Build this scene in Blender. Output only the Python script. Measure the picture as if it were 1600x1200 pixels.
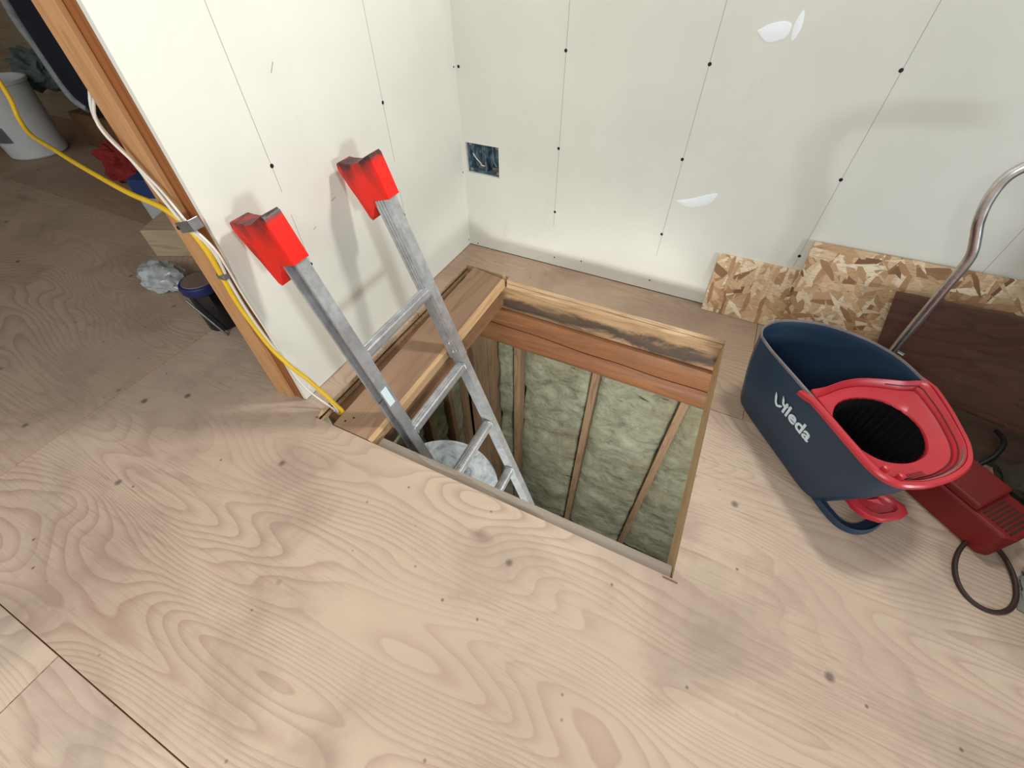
import bpy, bmesh, math, random
from mathutils import Vector, Matrix, noise
random.seed(7)
S = bpy.context.scene
for o in list(bpy.data.objects): bpy.data.objects.remove(o, do_unlink=True)
COL = S.collection

# ------------------------------------------------------------------ camera
cam_d = bpy.data.cameras.new('camera'); cam = bpy.data.objects.new('camera', cam_d); COL.objects.link(cam)
CAM = Vector((0.93253, -1.48347, 1.0))
RT = Vector((0.89949, 0.43692, -0.00473)); UP = Vector((-0.32213, 0.67039, 0.66844)); FW = Vector((-0.29522, 0.59973, -0.74375))
m = Matrix((( RT.x, UP.x, -FW.x), (RT.y, UP.y, -FW.y), (RT.z, UP.z, -FW.z))).to_4x4(); m.translation = CAM
cam.matrix_world = m
cam_d.sensor_fit = 'HORIZONTAL'; cam_d.sensor_width = 36; cam_d.lens = 667.26*36/1600; cam_d.clip_start = 0.02; cam_d.clip_end = 60
S.camera = cam

# ------------------------------------------------------------------ light
S.view_settings.view_transform = 'Standard'; S.view_settings.look = 'None'
S.view_settings.gamma = 1; S.view_settings.use_curve_mapping = False; S.view_settings.exposure = 0.0
W = bpy.data.worlds.new('world'); S.world = W; W.use_nodes = True
bg = W.node_tree.nodes['Background']; bg.inputs[0].default_value = (0.93, 0.97, 1.0, 1); bg.inputs[1].default_value = 0.36

def area(name, loc, target, size, power, col, sy=None):
    d = bpy.data.lights.new(name, 'AREA'); d.energy = power; d.color = col
    d.shape = 'RECTANGLE'; d.size = size; d.size_y = sy or size
    o = bpy.data.objects.new(name, d); COL.objects.link(o); o.location = loc
    o.rotation_euler = (Vector(target)-Vector(loc)).to_track_quat('-Z', 'Y').to_euler(); return o
area('high_window_light', (1.25, -0.20, 1.95), (0.85, -1.10, 1.78), 0.26, 39, (1.0, 0.97, 0.91))
area('window_light', (3.9, -2.25, 0.95), (0.6, -0.2, 0.4), 0.45, 48, (0.90, 0.96, 1.0), 0.45)
area('foreground_fill_light', (0.5, -2.75, 1.7), (0.55, -1.9, 0.0), 0.8, 28, (1.0, 0.97, 0.93), 0.8)  # unseen fill, added to brighten the foreground floor
area('lower_room_fill', (1.25, -1.45, -0.42), (0.45, -0.2, -1.6), 0.4, 34, (1.0, 0.98, 0.92))  # unseen light added to brighten the room below and the tank top

# ------------------------------------------------------------------ helpers
def srgb(r, g, b):
    f = lambda c: ((c/255+0.055)/1.055)**2.4 if c > 10 else c/255/12.92
    return (f(r), f(g), f(b), 1)

class Nodes:
    def __init__(s, name):
        s.m = bpy.data.materials.new(name); s.m.use_nodes = True; s.t = s.m.node_tree
        s.b = s.t.nodes['Principled BSDF']; s.c = None
    def n(s, typ, **kw):
        x = s.t.nodes.new(typ)
        for k, v in kw.items(): setattr(x, k, v)
        return x
    def l(s, a, b): s.t.links.new(a, b)
    def val(s, sock, v):
        if hasattr(v, 'is_linked') or isinstance(v, bpy.types.NodeSocket): s.l(v, sock)
        else: sock.default_value = v
    def coord(s, kind='Object'):
        return s.n('ShaderNodeTexCoord').outputs[kind]
    def mapping(s, scale=(1, 1, 1), rot=(0, 0, 0), loc=(0, 0, 0), vec=None, kind='Object'):
        x = s.n('ShaderNodeMapping'); s.l(vec or s.coord(kind), x.inputs[0])
        x.inputs[1].default_value = loc; x.inputs[2].default_value = rot; x.inputs[3].default_value = scale
        return x.outputs[0]
    def noise(s, vec, scale=1, detail=2, rough=0.5, dist=0.0):
        x = s.n('ShaderNodeTexNoise'); s.l(vec, x.inputs['Vector']); x.inputs['Scale'].default_value = scale
        x.inputs['Detail'].default_value = detail; x.inputs['Roughness'].default_value = rough; x.inputs['Distortion'].default_value = dist
        return x.outputs['Fac']
    def voro(s, vec, scale=1, out='Distance', feature='F1', rnd=1.0):
        x = s.n('ShaderNodeTexVoronoi', feature=feature); s.l(vec, x.inputs['Vector']); x.inputs['Scale'].default_value = scale
        x.inputs['Randomness'].default_value = rnd
        return x.outputs[out] if out else x
    def math(s, op, a, b=0.0, c=0.0, clamp=False):
        x = s.n('ShaderNodeMath', operation=op); x.use_clamp = clamp
        s.val(x.inputs[0], a); s.val(x.inputs[1], b); s.val(x.inputs[2], c); return x.outputs[0]
    def ramp(s, fac, stops, interp='LINEAR'):
        x = s.n('ShaderNodeValToRGB'); x.color_ramp.interpolation = interp; s.l(fac, x.inputs[0])
        e = x.color_ramp.elements
        while len(e) < len(stops): e.new(0.5)
        for i, (p, c) in enumerate(stops):
            e[i].position = p; e[i].color = c if not isinstance(c, (int, float)) else (c, c, c, 1)
        return x.outputs[0]
    def mix(s, fac, a, b, mode='MIX'):
        x = s.n('ShaderNodeMix', data_type='RGBA', blend_type=mode)
        s.val(x.inputs[0], fac); s.val(x.inputs[6], a); s.val(x.inputs[7], b); return x.outputs[2]
    def sep(s, vec):
        x = s.n('ShaderNodeSeparateXYZ'); s.l(vec, x.inputs[0]); return x.outputs
    def comb(s, x_, y_, z_):
        x = s.n('ShaderNodeCombineXYZ'); s.val(x.inputs[0], x_); s.val(x.inputs[1], y_); s.val(x.inputs[2], z_); return x.outputs[0]
    def attr(s, name):
        x = s.n('ShaderNodeAttribute', attribute_name=name); return x.outputs['Fac']
    def bump(s, h, strength=0.3, dist=0.01):
        x = s.n('ShaderNodeBump'); s.l(h, x.inputs['Height']); x.inputs['Strength'].default_value = strength; x.inputs['Distance'].default_value = dist
        s.l(x.outputs[0], s.b.inputs['Normal'])
    def out(s, col, rough=0.5, metal=0.0, spec=0.5):
        s.val(s.b.inputs['Base Color'], col); s.val(s.b.inputs['Roughness'], rough); s.val(s.b.inputs['Metallic'], metal)
        s.b.inputs['Specular IOR Level'].default_value = spec
        return s.m

def plain(name, col, rough=0.5, metal=0.0, var=0.12, scale=12, spec=0.5, bump=0.0):
    N = Nodes(name); v = N.mapping((scale,)*3); n = N.noise(v, 1, 4, 0.6)
    dark = tuple(c*(1-var) for c in col[:3])+(1,); lite = tuple(min(1, c*(1+var)) for c in col[:3])+(1,)
    c = N.ramp(n, [(0.3, dark), (0.7, lite)])
    if bump: N.bump(n, bump, 0.004)
    return N.out(c, rough, metal, spec)

# ---- plywood floor: rotary-cut cathedral grain running along x
def plywood():
    N = Nodes('plywood'); c = N.coord(); x, y, z = N.sep(c)[:3]; off = N.attr('sheet')
    xo = N.math('ADD', x, off)
    v1 = N.comb(N.math('MULTIPLY', xo, 1.15), N.math('MULTIPLY', y, 4.6), N.math('ADD', off, z))
    n1 = N.noise(v1, 1.0, 1.0, 0.5, 0.25)
    v2 = N.comb(N.math('MULTIPLY', xo, 5.0), N.math('MULTIPLY', y, 10.0), off); n2 = N.noise(v2, 1.0, 2, 0.6)
    # knots bend the grain
    vk = N.comb(N.math('MULTIPLY', xo, 2.1), N.math('MULTIPLY', y, 4.6), off)
    kd = N.voro(vk, 1.0)
    kb = N.math('MULTIPLY', N.math('POWER', 2.718, N.math('MULTIPLY', kd, -7.0)), 0.9)
    ph = N.math('ADD', N.math('MULTIPLY', n1, 30.0), N.math('ADD', N.math('MULTIPLY', y, 40.0), N.math('ADD', N.math('MULTIPLY', kb, 2.6), N.math('MULTIPLY', n2, 1.1))))
    saw = N.math('FRACT', ph)
    line = N.ramp(saw, [(0.0, 0.0), (0.45, 0.06), (0.80, 0.7), (0.92, 1.0), (1.0, 0.0)])
    amp = N.noise(N.comb(N.math('MULTIPLY', xo, 1.7), N.math('MULTIPLY', y, 2.2), 7.0), 1.0, 2, 0.5)
    la = N.ramp(amp, [(0.30, 0.12), (0.62, 0.85)])
    # fine brushed grain
    fine = N.noise(N.comb(N.math('MULTIPLY', xo, 7.0), N.math('MULTIPLY', y, 170.0), off), 1.0, 3, 0.6)
    fa = N.ramp(N.noise(N.comb(xo, N.math('MULTIPLY', y, 2.0), 3.0), 2.2, 2, 0.5), [(0.40, 0.0), (0.66, 1.0)])
    tone = N.noise(N.comb(N.math('MULTIPLY', xo, 0.9), N.math('MULTIPLY', y, 1.6), off), 2.0, 4, 0.55)
    base = N.ramp(tone, [(0.28, srgb(188, 168, 152)), (0.45, srgb(198, 178, 160)), (0.58, srgb(206, 187, 167)), (0.75, srgb(196, 172, 158))])
    colr = N.mix(N.math('MULTIPLY', N.math('MULTIPLY', line, la), 0.62), base, srgb(146, 114, 100))
    fg = N.math('MULTIPLY', N.ramp(fine, [(0.50, 0.0), (0.70, 1.0)]), fa)
    colr = N.mix(N.math('MULTIPLY', fg, 0.42), colr, srgb(128, 106, 92))
    # grey smudges and knots
    sm = N.noise(c, 3.3, 5, 0.62, 0.4); colr = N.mix(N.ramp(sm, [(0.50, 0.0), (0.72, 0.6)]), colr, srgb(132, 122, 112))
    kk = N.math('ADD', kd, N.math('MULTIPLY', n2, 0.05))
    colr = N.mix(N.ramp(kk, [(0.045, 0.62), (0.085, 0.25), (0.115, 0.0)]), colr, srgb(112, 96, 84))
    colr = N.mix(N.math('MULTIPLY', N.attr('tone'), 1.0), colr, srgb(146, 116, 90))  # per-sheet brown; shade of left room and hatch surroundings is mixed in
    # small stains, nail heads
    vs = N.voro(c, 9.0, None); sp = N.ramp(vs.outputs['Distance'], [(0.05, 1.0), (0.11, 0.0)])
    sel = N.ramp(N.sep(vs.outputs['Color'])[0], [(0.70, 0.0), (0.74, 1.0)])
    colr = N.mix(N.math('MULTIPLY', N.math('MULTIPLY', sp, sel), 0.75), colr, srgb(82, 70, 62))
    vs = N.voro(c, 26.0, None); sp = N.ramp(vs.outputs['Distance'], [(0.05, 1.0), (0.12, 0.0)])
    sel = N.ramp(N.sep(vs.outputs['Color'])[1], [(0.82, 0.0), (0.85, 1.0)])
    colr = N.mix(N.math('MULTIPLY', N.math('MULTIPLY', sp, sel), 0.7), colr, srgb(70, 58, 50))
    # brown film comes from the sheet tone, which also holds painted-in shade
    N.bump(N.math('SUBTRACT', 1.0, N.math('ADD', N.math('MULTIPLY', line, 0.5), fg)), 0.12, 0.002)
    return N.out(colr, 0.62, 0, 0.35)

def wood(name, a, b, dark, axis='x', scale=1.0, knots=True, stain=None, rough=0.6):
    N = Nodes(name); c = N.coord()
    st = {'x': (1.5, 14, 14), 'y': (14, 1.5, 14), 'z': (14, 14, 1.5)}[axis]
    v = N.mapping(tuple(k*scale for k in st))
    n = N.noise(v, 1.0, 3, 0.55, 0.5); fr = N.math('FRACT', N.math('MULTIPLY', n, 7.0))
    line = N.ramp(fr, [(0.0, 0.0), (0.7, 0.35), (0.93, 1.0), (1.0, 0.0)])
    base = N.ramp(N.noise(v, 0.35, 3, 0.6), [(0.3, a), (0.7, b)])
    col = N.mix(N.math('MULTIPLY', line, 0.4), base, dark)
    fine = N.noise(N.mapping(tuple(k*scale*7 for k in st)), 1.0, 2, 0.5)
    col = N.mix(N.ramp(fine, [(0.55, 0.0), (0.75, 0.35)]), col, dark)
    if knots:
        k = N.voro(N.mapping(tuple(q*scale*0.45 for q in st)), 1.0)
        col = N.mix(N.ramp(k, [(0.04, 0.8), (0.12, 0.0)]), col, dark)
    if stain: col = stain(N, col, c)
    N.bump(fr, 0.1, 0.002)
    return N.out(col, rough, 0, 0.3)

def osb(name, rot):
    N = Nodes(name); c = N.coord()
    w = N.n('ShaderNodeVectorMath', operation='ADD'); nz = N.n('ShaderNodeTexNoise'); N.l(c, nz.inputs['Vector']); nz.inputs['Scale'].default_value = 16
    sc = N.n('ShaderNodeVectorMath', operation='SCALE'); N.l(nz.outputs['Color'], sc.inputs[0]); sc.inputs[3].default_value = 0.014
    N.l(c, w.inputs[0]); N.l(sc.outputs[0], w.inputs[1]); wv = w.outputs[0]
    def layer(r, s):
        v = N.mapping(s, (0, 0, 0), vec=N.mapping((1, 1, 1), (0, r, 0), vec=wv)); vo = N.voro(v, 1.0, None); return N.sep(vo.outputs['Color'])[0], vo.outputs['Distance']
    a, da = layer(rot+0.5, (15, 12, 54)); b, db = layer(rot-0.7, (13, 12, 50)); d, dd = layer(rot+1.5, (18, 12, 84))
    f = N.comb(a, a, a)
    fb = N.math('FRACT', N.math('MULTIPLY', b, 7.3)); f = N.mix(N.math('GREATER_THAN', b, 0.55), f, N.comb(fb, fb, fb))
    fd = N.math('FRACT', N.math('MULTIPLY', d, 5.7)); f = N.mix(N.math('GREATER_THAN', d, 0.70), f, N.comb(fd, fd, fd))
    g = N.sep(f)[0]
    col = N.ramp(g, [(0.0, srgb(128, 92, 64)), (0.10, srgb(178, 138, 102)), (0.34, srgb(204, 168, 128)), (0.62, srgb(218, 188, 148)), (0.86, srgb(238, 216, 182)), (1.0, srgb(244, 228, 200))])
    fine = N.noise(N.mapping((60, 60, 260), (0, rot, 0)), 1, 2, 0.5)
    col = N.mix(N.ramp(fine, [(0.5, 0.0), (0.75, 0.5)]), col, srgb(140, 100, 66))
    N.bump(g, 0.5, 0.003)
    return N.out(col, 0.6, 0, 0.3)

def drywall():
    N = Nodes('drywall'); c = N.coord(); n = N.noise(c, 2.0, 4, 0.6); f = N.noise(c, 90, 3, 0.6)
    col = N.ramp(n, [(0.3, srgb(214, 214, 204)), (0.7, srgb(226, 226, 216))])
    s = N.noise(N.mapping((9, 9, 2.5)), 1, 5, 0.7); col = N.mix(N.ramp(s, [(0.62, 0.0), (0.8, 0.22)]), col, srgb(170, 166, 154))
    N.bump(f, 0.04, 0.001)
    return N.out(col, 0.75, 0, 0.25)

def insul():
    N = Nodes('insulation'); c = N.coord(); n = N.noise(N.mapping((9, 9, 14)), 1, 6, 0.7, 0.6); g = N.noise(c, 3.0, 3, 0.5)
    col = N.ramp(n, [(0.28, srgb(100, 100, 82)), (0.46, srgb(146, 148, 126)), (0.62, srgb(166, 170, 148)), (0.8, srgb(186, 190, 170))])
    col = N.mix(N.ramp(g, [(0.45, 0.0), (0.7, 0.4)]), col, srgb(140, 122, 90))
    d = N.noise(N.mapping((7, 7, 40)), 1, 4, 0.6, 1.0); col = N.mix(N.ramp(d, [(0.66, 0.0), (0.72, 0.8)]), col, srgb(40, 34, 26))
    N.bump(N.noise(c, 60, 5, 0.75), 0.8, 0.02)
    return N.out(col, 0.95, 0, 0.1)

def alum(name='aluminium', base=(214, 217, 220), rough=0.36):
    N = Nodes(name); c = N.coord(); n = N.noise(N.mapping((30, 30, 30)), 1, 5, 0.7); s = N.noise(N.mapping((8, 8, 8)), 1, 3, 0.5)
    col = N.ramp(n, [(0.3, srgb(*[int(k*0.82) for k in base])), (0.7, srgb(*base))])
    r = N.ramp(s, [(0.3, rough-0.08), (0.7, rough+0.14)]); N.bump(n, 0.06, 0.002)
    return N.out(col, r, 0.68 if rough > .3 else 0.95, 0.5)

def stained_red():
    N = Nodes('red_rubber'); c = N.coord(); n = N.noise(N.mapping((22, 22, 22)), 1, 5, 0.75, 0.6)
    t = N.attr('grime'); k = N.math('MULTIPLY', N.ramp(n, [(0.34, 0.45), (0.60, 1.0)]), t, clamp=True)
    col = N.mix(k, srgb(232, 34, 22), srgb(58, 34, 32)); N.bump(n, 0.06, 0.002)
    return N.out(col, 0.42, 0, 0.4)

M = {}
M['ply'] = plywood(); M['dry'] = drywall(); M['insul'] = insul(); M['alum'] = alum(); M['red_rubber'] = stained_red()
M['ply_edge'] = wood('plywood_edge', srgb(196, 164, 126), srgb(214, 184, 148), srgb(96, 62, 38), 'x', 1.0, False)
M['dark_gap'] = plain('gap_dirt', srgb(52, 38, 28), 0.9)
M['plank'] = wood('pine_plank', srgb(148, 118, 95), srgb(164, 133, 108), srgb(116, 88, 66), 'y', 0.35)
M['plank_edge'] = wood('pine_plank_edge', srgb(196, 158, 116), srgb(210, 174, 132), srgb(150, 112, 72), 'y', 0.8, False)
M['joist'] = wood('old_joist', srgb(138, 126, 114), srgb(158, 146, 132), srgb(92, 80, 70), 'x', 0.8)
M['joist_brown'] = wood('brown_joist', srgb(112, 82, 60), srgb(132, 98, 70), srgb(70, 48, 34), 'y', 0.8)
M['board_right'] = wood('pale_board', srgb(196, 160, 116), srgb(214, 182, 140), srgb(150, 112, 72), 'y', 0.8, False)
M['log'] = wood('orange_log', srgb(124, 82, 54), srgb(152, 104, 68), srgb(84, 52, 36), 'x', 0.45, True, lambda N, col, c: N.mix(N.ramp(N.noise(N.mapping((4, 9, 12)), 1, 5, 0.7, 0.8), [(0.46, 0.0), (0.72, 0.6)]), col, srgb(104, 74, 52)))
def st(N, col, c):
    x, y, z = N.sep(c)[:3]
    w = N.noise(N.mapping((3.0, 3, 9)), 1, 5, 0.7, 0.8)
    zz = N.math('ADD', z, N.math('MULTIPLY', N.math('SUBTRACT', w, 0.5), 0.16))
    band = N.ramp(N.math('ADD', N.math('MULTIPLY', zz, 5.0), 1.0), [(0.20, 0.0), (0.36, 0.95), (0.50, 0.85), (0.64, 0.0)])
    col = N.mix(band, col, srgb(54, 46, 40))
    return N.mix(N.ramp(N.noise(N.mapping((5, 5, 30)), 1, 4, 0.7), [(0.5, 0.0), (0.7, 0.6)]), col, srgb(96, 76, 58))
M['log_stained'] = wood('stained_log', srgb(160, 128, 94), srgb(184, 152, 114), srgb(120, 84, 54), 'x', 0.5, True, st)
M['stud_low'] = wood('wall_stud', srgb(132, 108, 84), srgb(156, 130, 102), srgb(84, 62, 44), 'z', 0.7)
M['stud_light'] = wood('stud_light', srgb(190, 142, 96), srgb(206, 160, 112), srgb(150, 100, 58), 'z', 0.5)
M['stud_dark'] = wood('stud_dark', srgb(142, 88, 48), srgb(166, 106, 60), srgb(90, 50, 24), 'z', 0.5)
M['osb1'] = osb('oriented_strand_small', 0.1); M['osb2'] = osb('oriented_strand_large', 0.9)
def scr(N, col, c):
    s = N.noise(N.mapping((26, 26, 60)), 1, 5, 0.7, 1.2)
    return N.mix(N.ramp(s, [(0.66, 0.0), (0.74, 0.7)]), col, srgb(150, 120, 96))
M['brown_panel'] = wood('dark_brown_panel', srgb(82, 54, 44), srgb(98, 66, 54), srgb(52, 34, 28), 'x', 0.5, False, scr, 0.5)
M['navy'] = plain('navy_plastic', srgb(34, 55, 76), 0.42, 0, 0.1, 9)
M['rim_grey'] = plain('worn_grey_rim', srgb(120, 112, 112), 0.5, 0, 0.2, 30)
M['wring_red'] = plain('wringer_red', srgb(186, 46, 56), 0.34, 0, 0.08, 10)
M['black'] = plain('black_plastic', srgb(12, 11, 14), 0.5, 0, 0.2)
M['white_print'] = plain('white_print', srgb(214, 230, 236), 0.5, 0, 0.03)
M['groove'] = plain('groove_dark', srgb(92, 20, 28), 0.5)
M['chrome'] = alum('chrome_tube', (226, 224, 222), 0.24)
M['red_case'] = plain('dark_red_case', srgb(116, 20, 18), 0.45, 0, 0.2)
M['grey_rag'] = plain('grey_cloth', srgb(120, 118, 112), 0.9, 0, 0.2, 20)
M['olive'] = plain('dark_olive_cloth', srgb(44, 38, 24), 0.9, 0, 0.3, 20)
M['strap'] = plain('brown_rubber_strap', srgb(48, 28, 20), 0.6)
M['tan'] = wood('tan_board', srgb(66, 50, 38), srgb(78, 60, 46), srgb(40, 30, 24), 'x', 0.6, False)
M['white_plastic'] = plain('white_plastic', srgb(214, 218, 216), 0.4, 0, 0.05)
M['grey_label'] = plain('grey_label', srgb(96, 100, 100), 0.6)
M['yellow'] = plain('yellow_cable', srgb(232, 190, 40), 0.42, 0, 0.08)
M['cable_white'] = plain('white_cable', srgb(222, 218, 206), 0.45, 0, 0.06)
M['steel'] = alum('steel', (150, 150, 150), 0.35)
M['lid_blue'] = plain('blue_lid', srgb(28, 40, 96), 0.4)
M['disc'] = plain('taupe_disc', srgb(116, 100, 90), 0.6)
M['jar_dark'] = plain('dark_glass', srgb(22, 26, 30), 0.15, 0, 0.5, 40)
M['carton'] = plain('white_carton', srgb(196, 202, 204), 0.6, 0, 0.06)
M['carton_blue'] = plain('blue_carton', srgb(40, 66, 120), 0.5)
M['block'] = wood('offcut', srgb(196, 176, 144), srgb(214, 196, 164), srgb(140, 116, 84), 'x', 0.6)
M['bag'] = plain('plastic_bag', srgb(176, 182, 182), 0.25, 0, 0.25, 30)
M['red_cloth'] = plain('red_cloth', srgb(150, 40, 36), 0.8, 0, 0.3, 30)
M['navy_cloth'] = plain('navy_cloth', srgb(24, 32, 54), 0.7, 0, 0.3)
M['grey_cloth'] = plain('slate_cloth', srgb(96, 112, 112), 0.9, 0, 0.25, 14)
M['dark_wood'] = wood('attic_board', srgb(158, 142, 118), srgb(176, 160, 136), srgb(112, 94, 74), 'x', 0.4)
M['concrete'] = plain('lower_floor', srgb(62, 52, 42), 0.85, 0, 0.3, 4)
M['screw'] = plain('screw_black', srgb(30, 28, 28), 0.5, 0.3)
M['pencil'] = plain('pencil', srgb(134, 132, 126), 0.8)
M['plaster'] = plain('plaster', srgb(238, 244, 246), 0.6, 0, 0.02)
def tank():
    N = Nodes('enamel_lid'); n = N.noise(N.mapping((9, 9, 9)), 1, 6, 0.72, 1.4)
    return N.out(N.ramp(n, [(0.34, srgb(120, 130, 138)), (0.46, srgb(176, 188, 196)), (0.6, srgb(212, 222, 228)), (0.8, srgb(196, 206, 214))]), 0.45)
M['tank'] = tank()
def boxm():
    N = Nodes('dusty_blue_box'); n = N.noise(N.mapping((40, 40, 30)), 1, 5, 0.7, 0.8)
    return N.out(N.ramp(n, [(0.33, srgb(30, 42, 50)), (0.46, srgb(74, 98, 112)), (0.62, srgb(136, 160, 172))]), 0.4)
M['ebox'] = boxm()

def link(name, me, mat, parent=None, mats=None):
    o = bpy.data.objects.new(name, me); COL.objects.link(o)
    for k in (mats or ([mat] if mat else [])): me.materials.append(k)
    if parent: o.parent = parent
    return o
def fin(bm, name, mat, parent=None, smooth=False, mats=None, bevel=0.0, seg=2, angle=35):
    bmesh.ops.recalc_face_normals(bm, faces=bm.faces[:])
    if bevel:
        es = [e for e in bm.edges if len(e.link_faces) == 2 and e.calc_face_angle(0) > math.radians(angle)]
        bmesh.ops.bevel(bm, geom=es, offset=bevel, segments=seg, affect='EDGES', profile=0.6, clamp_overlap=True)
    me = bpy.data.meshes.new(name); bm.to_mesh(me); bm.free()
    if smooth:
        for p in me.polygons: p.use_smooth = True
        try: me.set_sharp_from_angle(angle=math.radians(38))
        except Exception: pass
    return link(name, me, mat, parent, mats)
def bx(bm, x0, x1, y0, y1, z0, z1, mx=None, mi=0):
    vs = [bm.verts.new(v) for v in ((x0, y0, z0), (x1, y0, z0), (x1, y1, z0), (x0, y1, z0), (x0, y0, z1), (x1, y0, z1), (x1, y1, z1), (x0, y1, z1))]
    if mx:
        for v in vs: v.co = mx @ v.co
    fs = [bm.faces.new([vs[i] for i in f]) for f in ((3, 2, 1, 0), (4, 5, 6, 7), (0, 1, 5, 4), (1, 2, 6, 5), (2, 3, 7, 6), (3, 0, 4, 7))]
    for f in fs: f.material_index = mi
    return fs
def box(name, x0, x1, y0, y1, z0, z1, mat, parent=None, bevel=0.0, mx=None):
    bm = bmesh.new(); bx(bm, x0, x1, y0, y1, z0, z1, mx); return fin(bm, name, mat, parent, bevel=bevel)
def hexa(bm, p):   # eight corners: 4 bottom then 4 top
    vs = [bm.verts.new(v) for v in p]
    for f in ((3, 2, 1, 0), (4, 5, 6, 7), (0, 1, 5, 4), (1, 2, 6, 5), (2, 3, 7, 6), (3, 0, 4, 7)): bm.faces.new([vs[i] for i in f])
def loops(bm, rings, close=True, cap0=False, cap1=False, mi=None):
    R = [[bm.verts.new(p) for p in r] for r in rings]; n = len(R[0])
    for i, (a, b) in enumerate(zip(R, R[1:])):
        for k in range(n if close else n-1):
            f = bm.faces.new((a[k], a[(k+1) % n], b[(k+1) % n], b[k]))
            if mi: f.material_index = mi[i]
    if cap0: bm.faces.new(R[0][::-1])
    if cap1: bm.faces.new(R[-1])
    return R
def smooth_path(pts, n=8):
    P = [Vector(p) for p in pts]; out = []
    for i in range(len(P)-1):
        p0 = P[max(i-1, 0)]; p1 = P[i]; p2 = P[i+1]; p3 = P[min(i+2, len(P)-1)]
        for k in range(n):
            t = k/n; out.append(0.5*((2*p1)+(-p0+p2)*t+(2*p0-5*p1+4*p2-p3)*t*t+(-p0+3*p1-3*p2+p3)*t**3))
    return out+[P[-1]]
def tube_bm(bm, pts, r, seg=10, caps=True):
    n = len(pts); T = [(pts[min(i+1, n-1)]-pts[max(i-1, 0)]).normalized() for i in range(n)]
    a = T[0].orthogonal().normalized(); rings = []
    for i in range(n):
        a = (a-T[i]*a.dot(T[i])).normalized(); b = T[i].cross(a); rr = r[i] if isinstance(r, list) else r
        rings.append([pts[i]+(a*math.cos(2*math.pi*k/seg)+b*math.sin(2*math.pi*k/seg))*rr for k in range(seg)])
    loops(bm, rings, True, caps, caps)
def tube(name, pts, r, mat, parent=None, n=8, seg=10):
    bm = bmesh.new(); tube_bm(bm, smooth_path(pts, n) if n > 1 else [Vector(p) for p in pts], r, seg); return fin(bm, name, mat, parent, True)
def lathe(name, prof, mat, parent=None, seg=40, mx=None, sx=1, sy=1, cap0=True, cap1=True):
    bm = bmesh.new(); loops(bm, [[Vector((r*sx*math.cos(2*math.pi*k/seg), r*sy*math.sin(2*math.pi*k/seg), z)) for k in range(seg)] for r, z in prof], True, cap0, cap1)
    if mx: bmesh.ops.transform(bm, matrix=mx, verts=bm.verts[:])
    return fin(bm, name, mat, parent, True)
def prism(name, poly, h, mat, parent=None, mx=None, bevel=0, smooth=False):   # poly in xy, height z
    bm = bmesh.new(); loops(bm, [[Vector((x, y, 0)) for x, y in poly], [Vector((x, y, h)) for x, y in poly]], True, True, True)
    if mx: bmesh.ops.transform(bm, matrix=mx, verts=bm.verts[:])
    return fin(bm, name, mat, parent, smooth, bevel=bevel)
def tag(o, label, cat, group=None, kind=None):
    o['label'] = label; o['category'] = cat
    if group: o['group'] = group
    if kind: o['kind'] = kind
    return o
def struct(o, label, cat):
    o['kind'] = 'structure'; o['label'] = label; o['category'] = cat; return o
def thing(name, loc, label, cat, rz=0, group=None):
    o = bpy.data.objects.new(name, None); COL.objects.link(o); o.location = loc; o.rotation_euler = (0, 0, rz); o.empty_display_size = 0.05
    return tag(o, label, cat, group)
def T(x=0, y=0, z=0): return Matrix.Translation((x, y, z))
def RZ(a): return Matrix.Rotation(a, 4, 'Z')
def frame(o, ex, ey, ez): # matrix with given axes and origin
    return Matrix(((ex[0], ey[0], ez[0], o[0]), (ex[1], ey[1], ez[1], o[1]), (ex[2], ey[2], ez[2], o[2]), (0, 0, 0, 1)))

# ------------------------------------------------------------------ setting: upper floor
G = 0.0013
HX0, HX1, HY0, HY1 = 0.068, 1.113, -1.047, -0.178
XS, YS, YS2, XL = -0.545, -1.733, -0.512, 0.035
rects = [ # x0,x1,y0,y1,sheet offset
 (XS+G, HX0, HY0, YS2-G, 3.1), (XS+G, HX0, YS+G, HY0, 3.1), (HX0, HX1, YS+G, HY0, 3.1), (HX1, 1.893, YS+G, HY0, 3.1), (HX1, 1.893, HY0, YS2-G, 3.1),
 (-1.24, HX0, YS2+G, 0.0, 9.7), (HX0, 0.27, -0.152, 0.0, 9.7), (0.27, HX1, HY1, 0.0, 9.7), (HX1, 1.203, YS2+G, 0.0, 9.7),
 (1.205, 3.3, YS2+G, 0.0, 15.3), (1.895, 3.3, YS+G, YS2-G, 21.2),
 (-2.98, XS-G, YS+G, YS2-G, 27.9), (-4.4, -2.982, YS+G, YS2-G, 36.2), (-4.4, -1.242, YS2+G, 0.25, 31.4), (-1.24, -0.11, 0.0, 0.25, 9.7),
 (XL+G, 2.47, -3.2, YS-G, 42.6), (-2.4, XL-G, -3.2, YS-G, 48.3), (2.472, 3.3, -3.2, YS-G, 55.0), (-4.4, -2.402, -3.2, YS-G, 61.0)]
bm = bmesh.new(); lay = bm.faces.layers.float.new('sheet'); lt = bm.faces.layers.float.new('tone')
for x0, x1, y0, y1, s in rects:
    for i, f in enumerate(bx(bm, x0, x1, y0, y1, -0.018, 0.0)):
        f[lay] = s; f[lt] = {9.7: .52, 15.3: .52, 31.4: .6, 27.9: .38, 3.1: .28, 21.2: .3, 42.6: .12, 48.3: .12}.get(s, 0.0)  # browner sheets, plus shade painted into the left room and hatch sheets
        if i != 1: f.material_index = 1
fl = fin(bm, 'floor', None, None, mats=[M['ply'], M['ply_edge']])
struct(fl, 'worn pale plywood sheet floor with the square hatch opening cut in it', 'floor')
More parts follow.
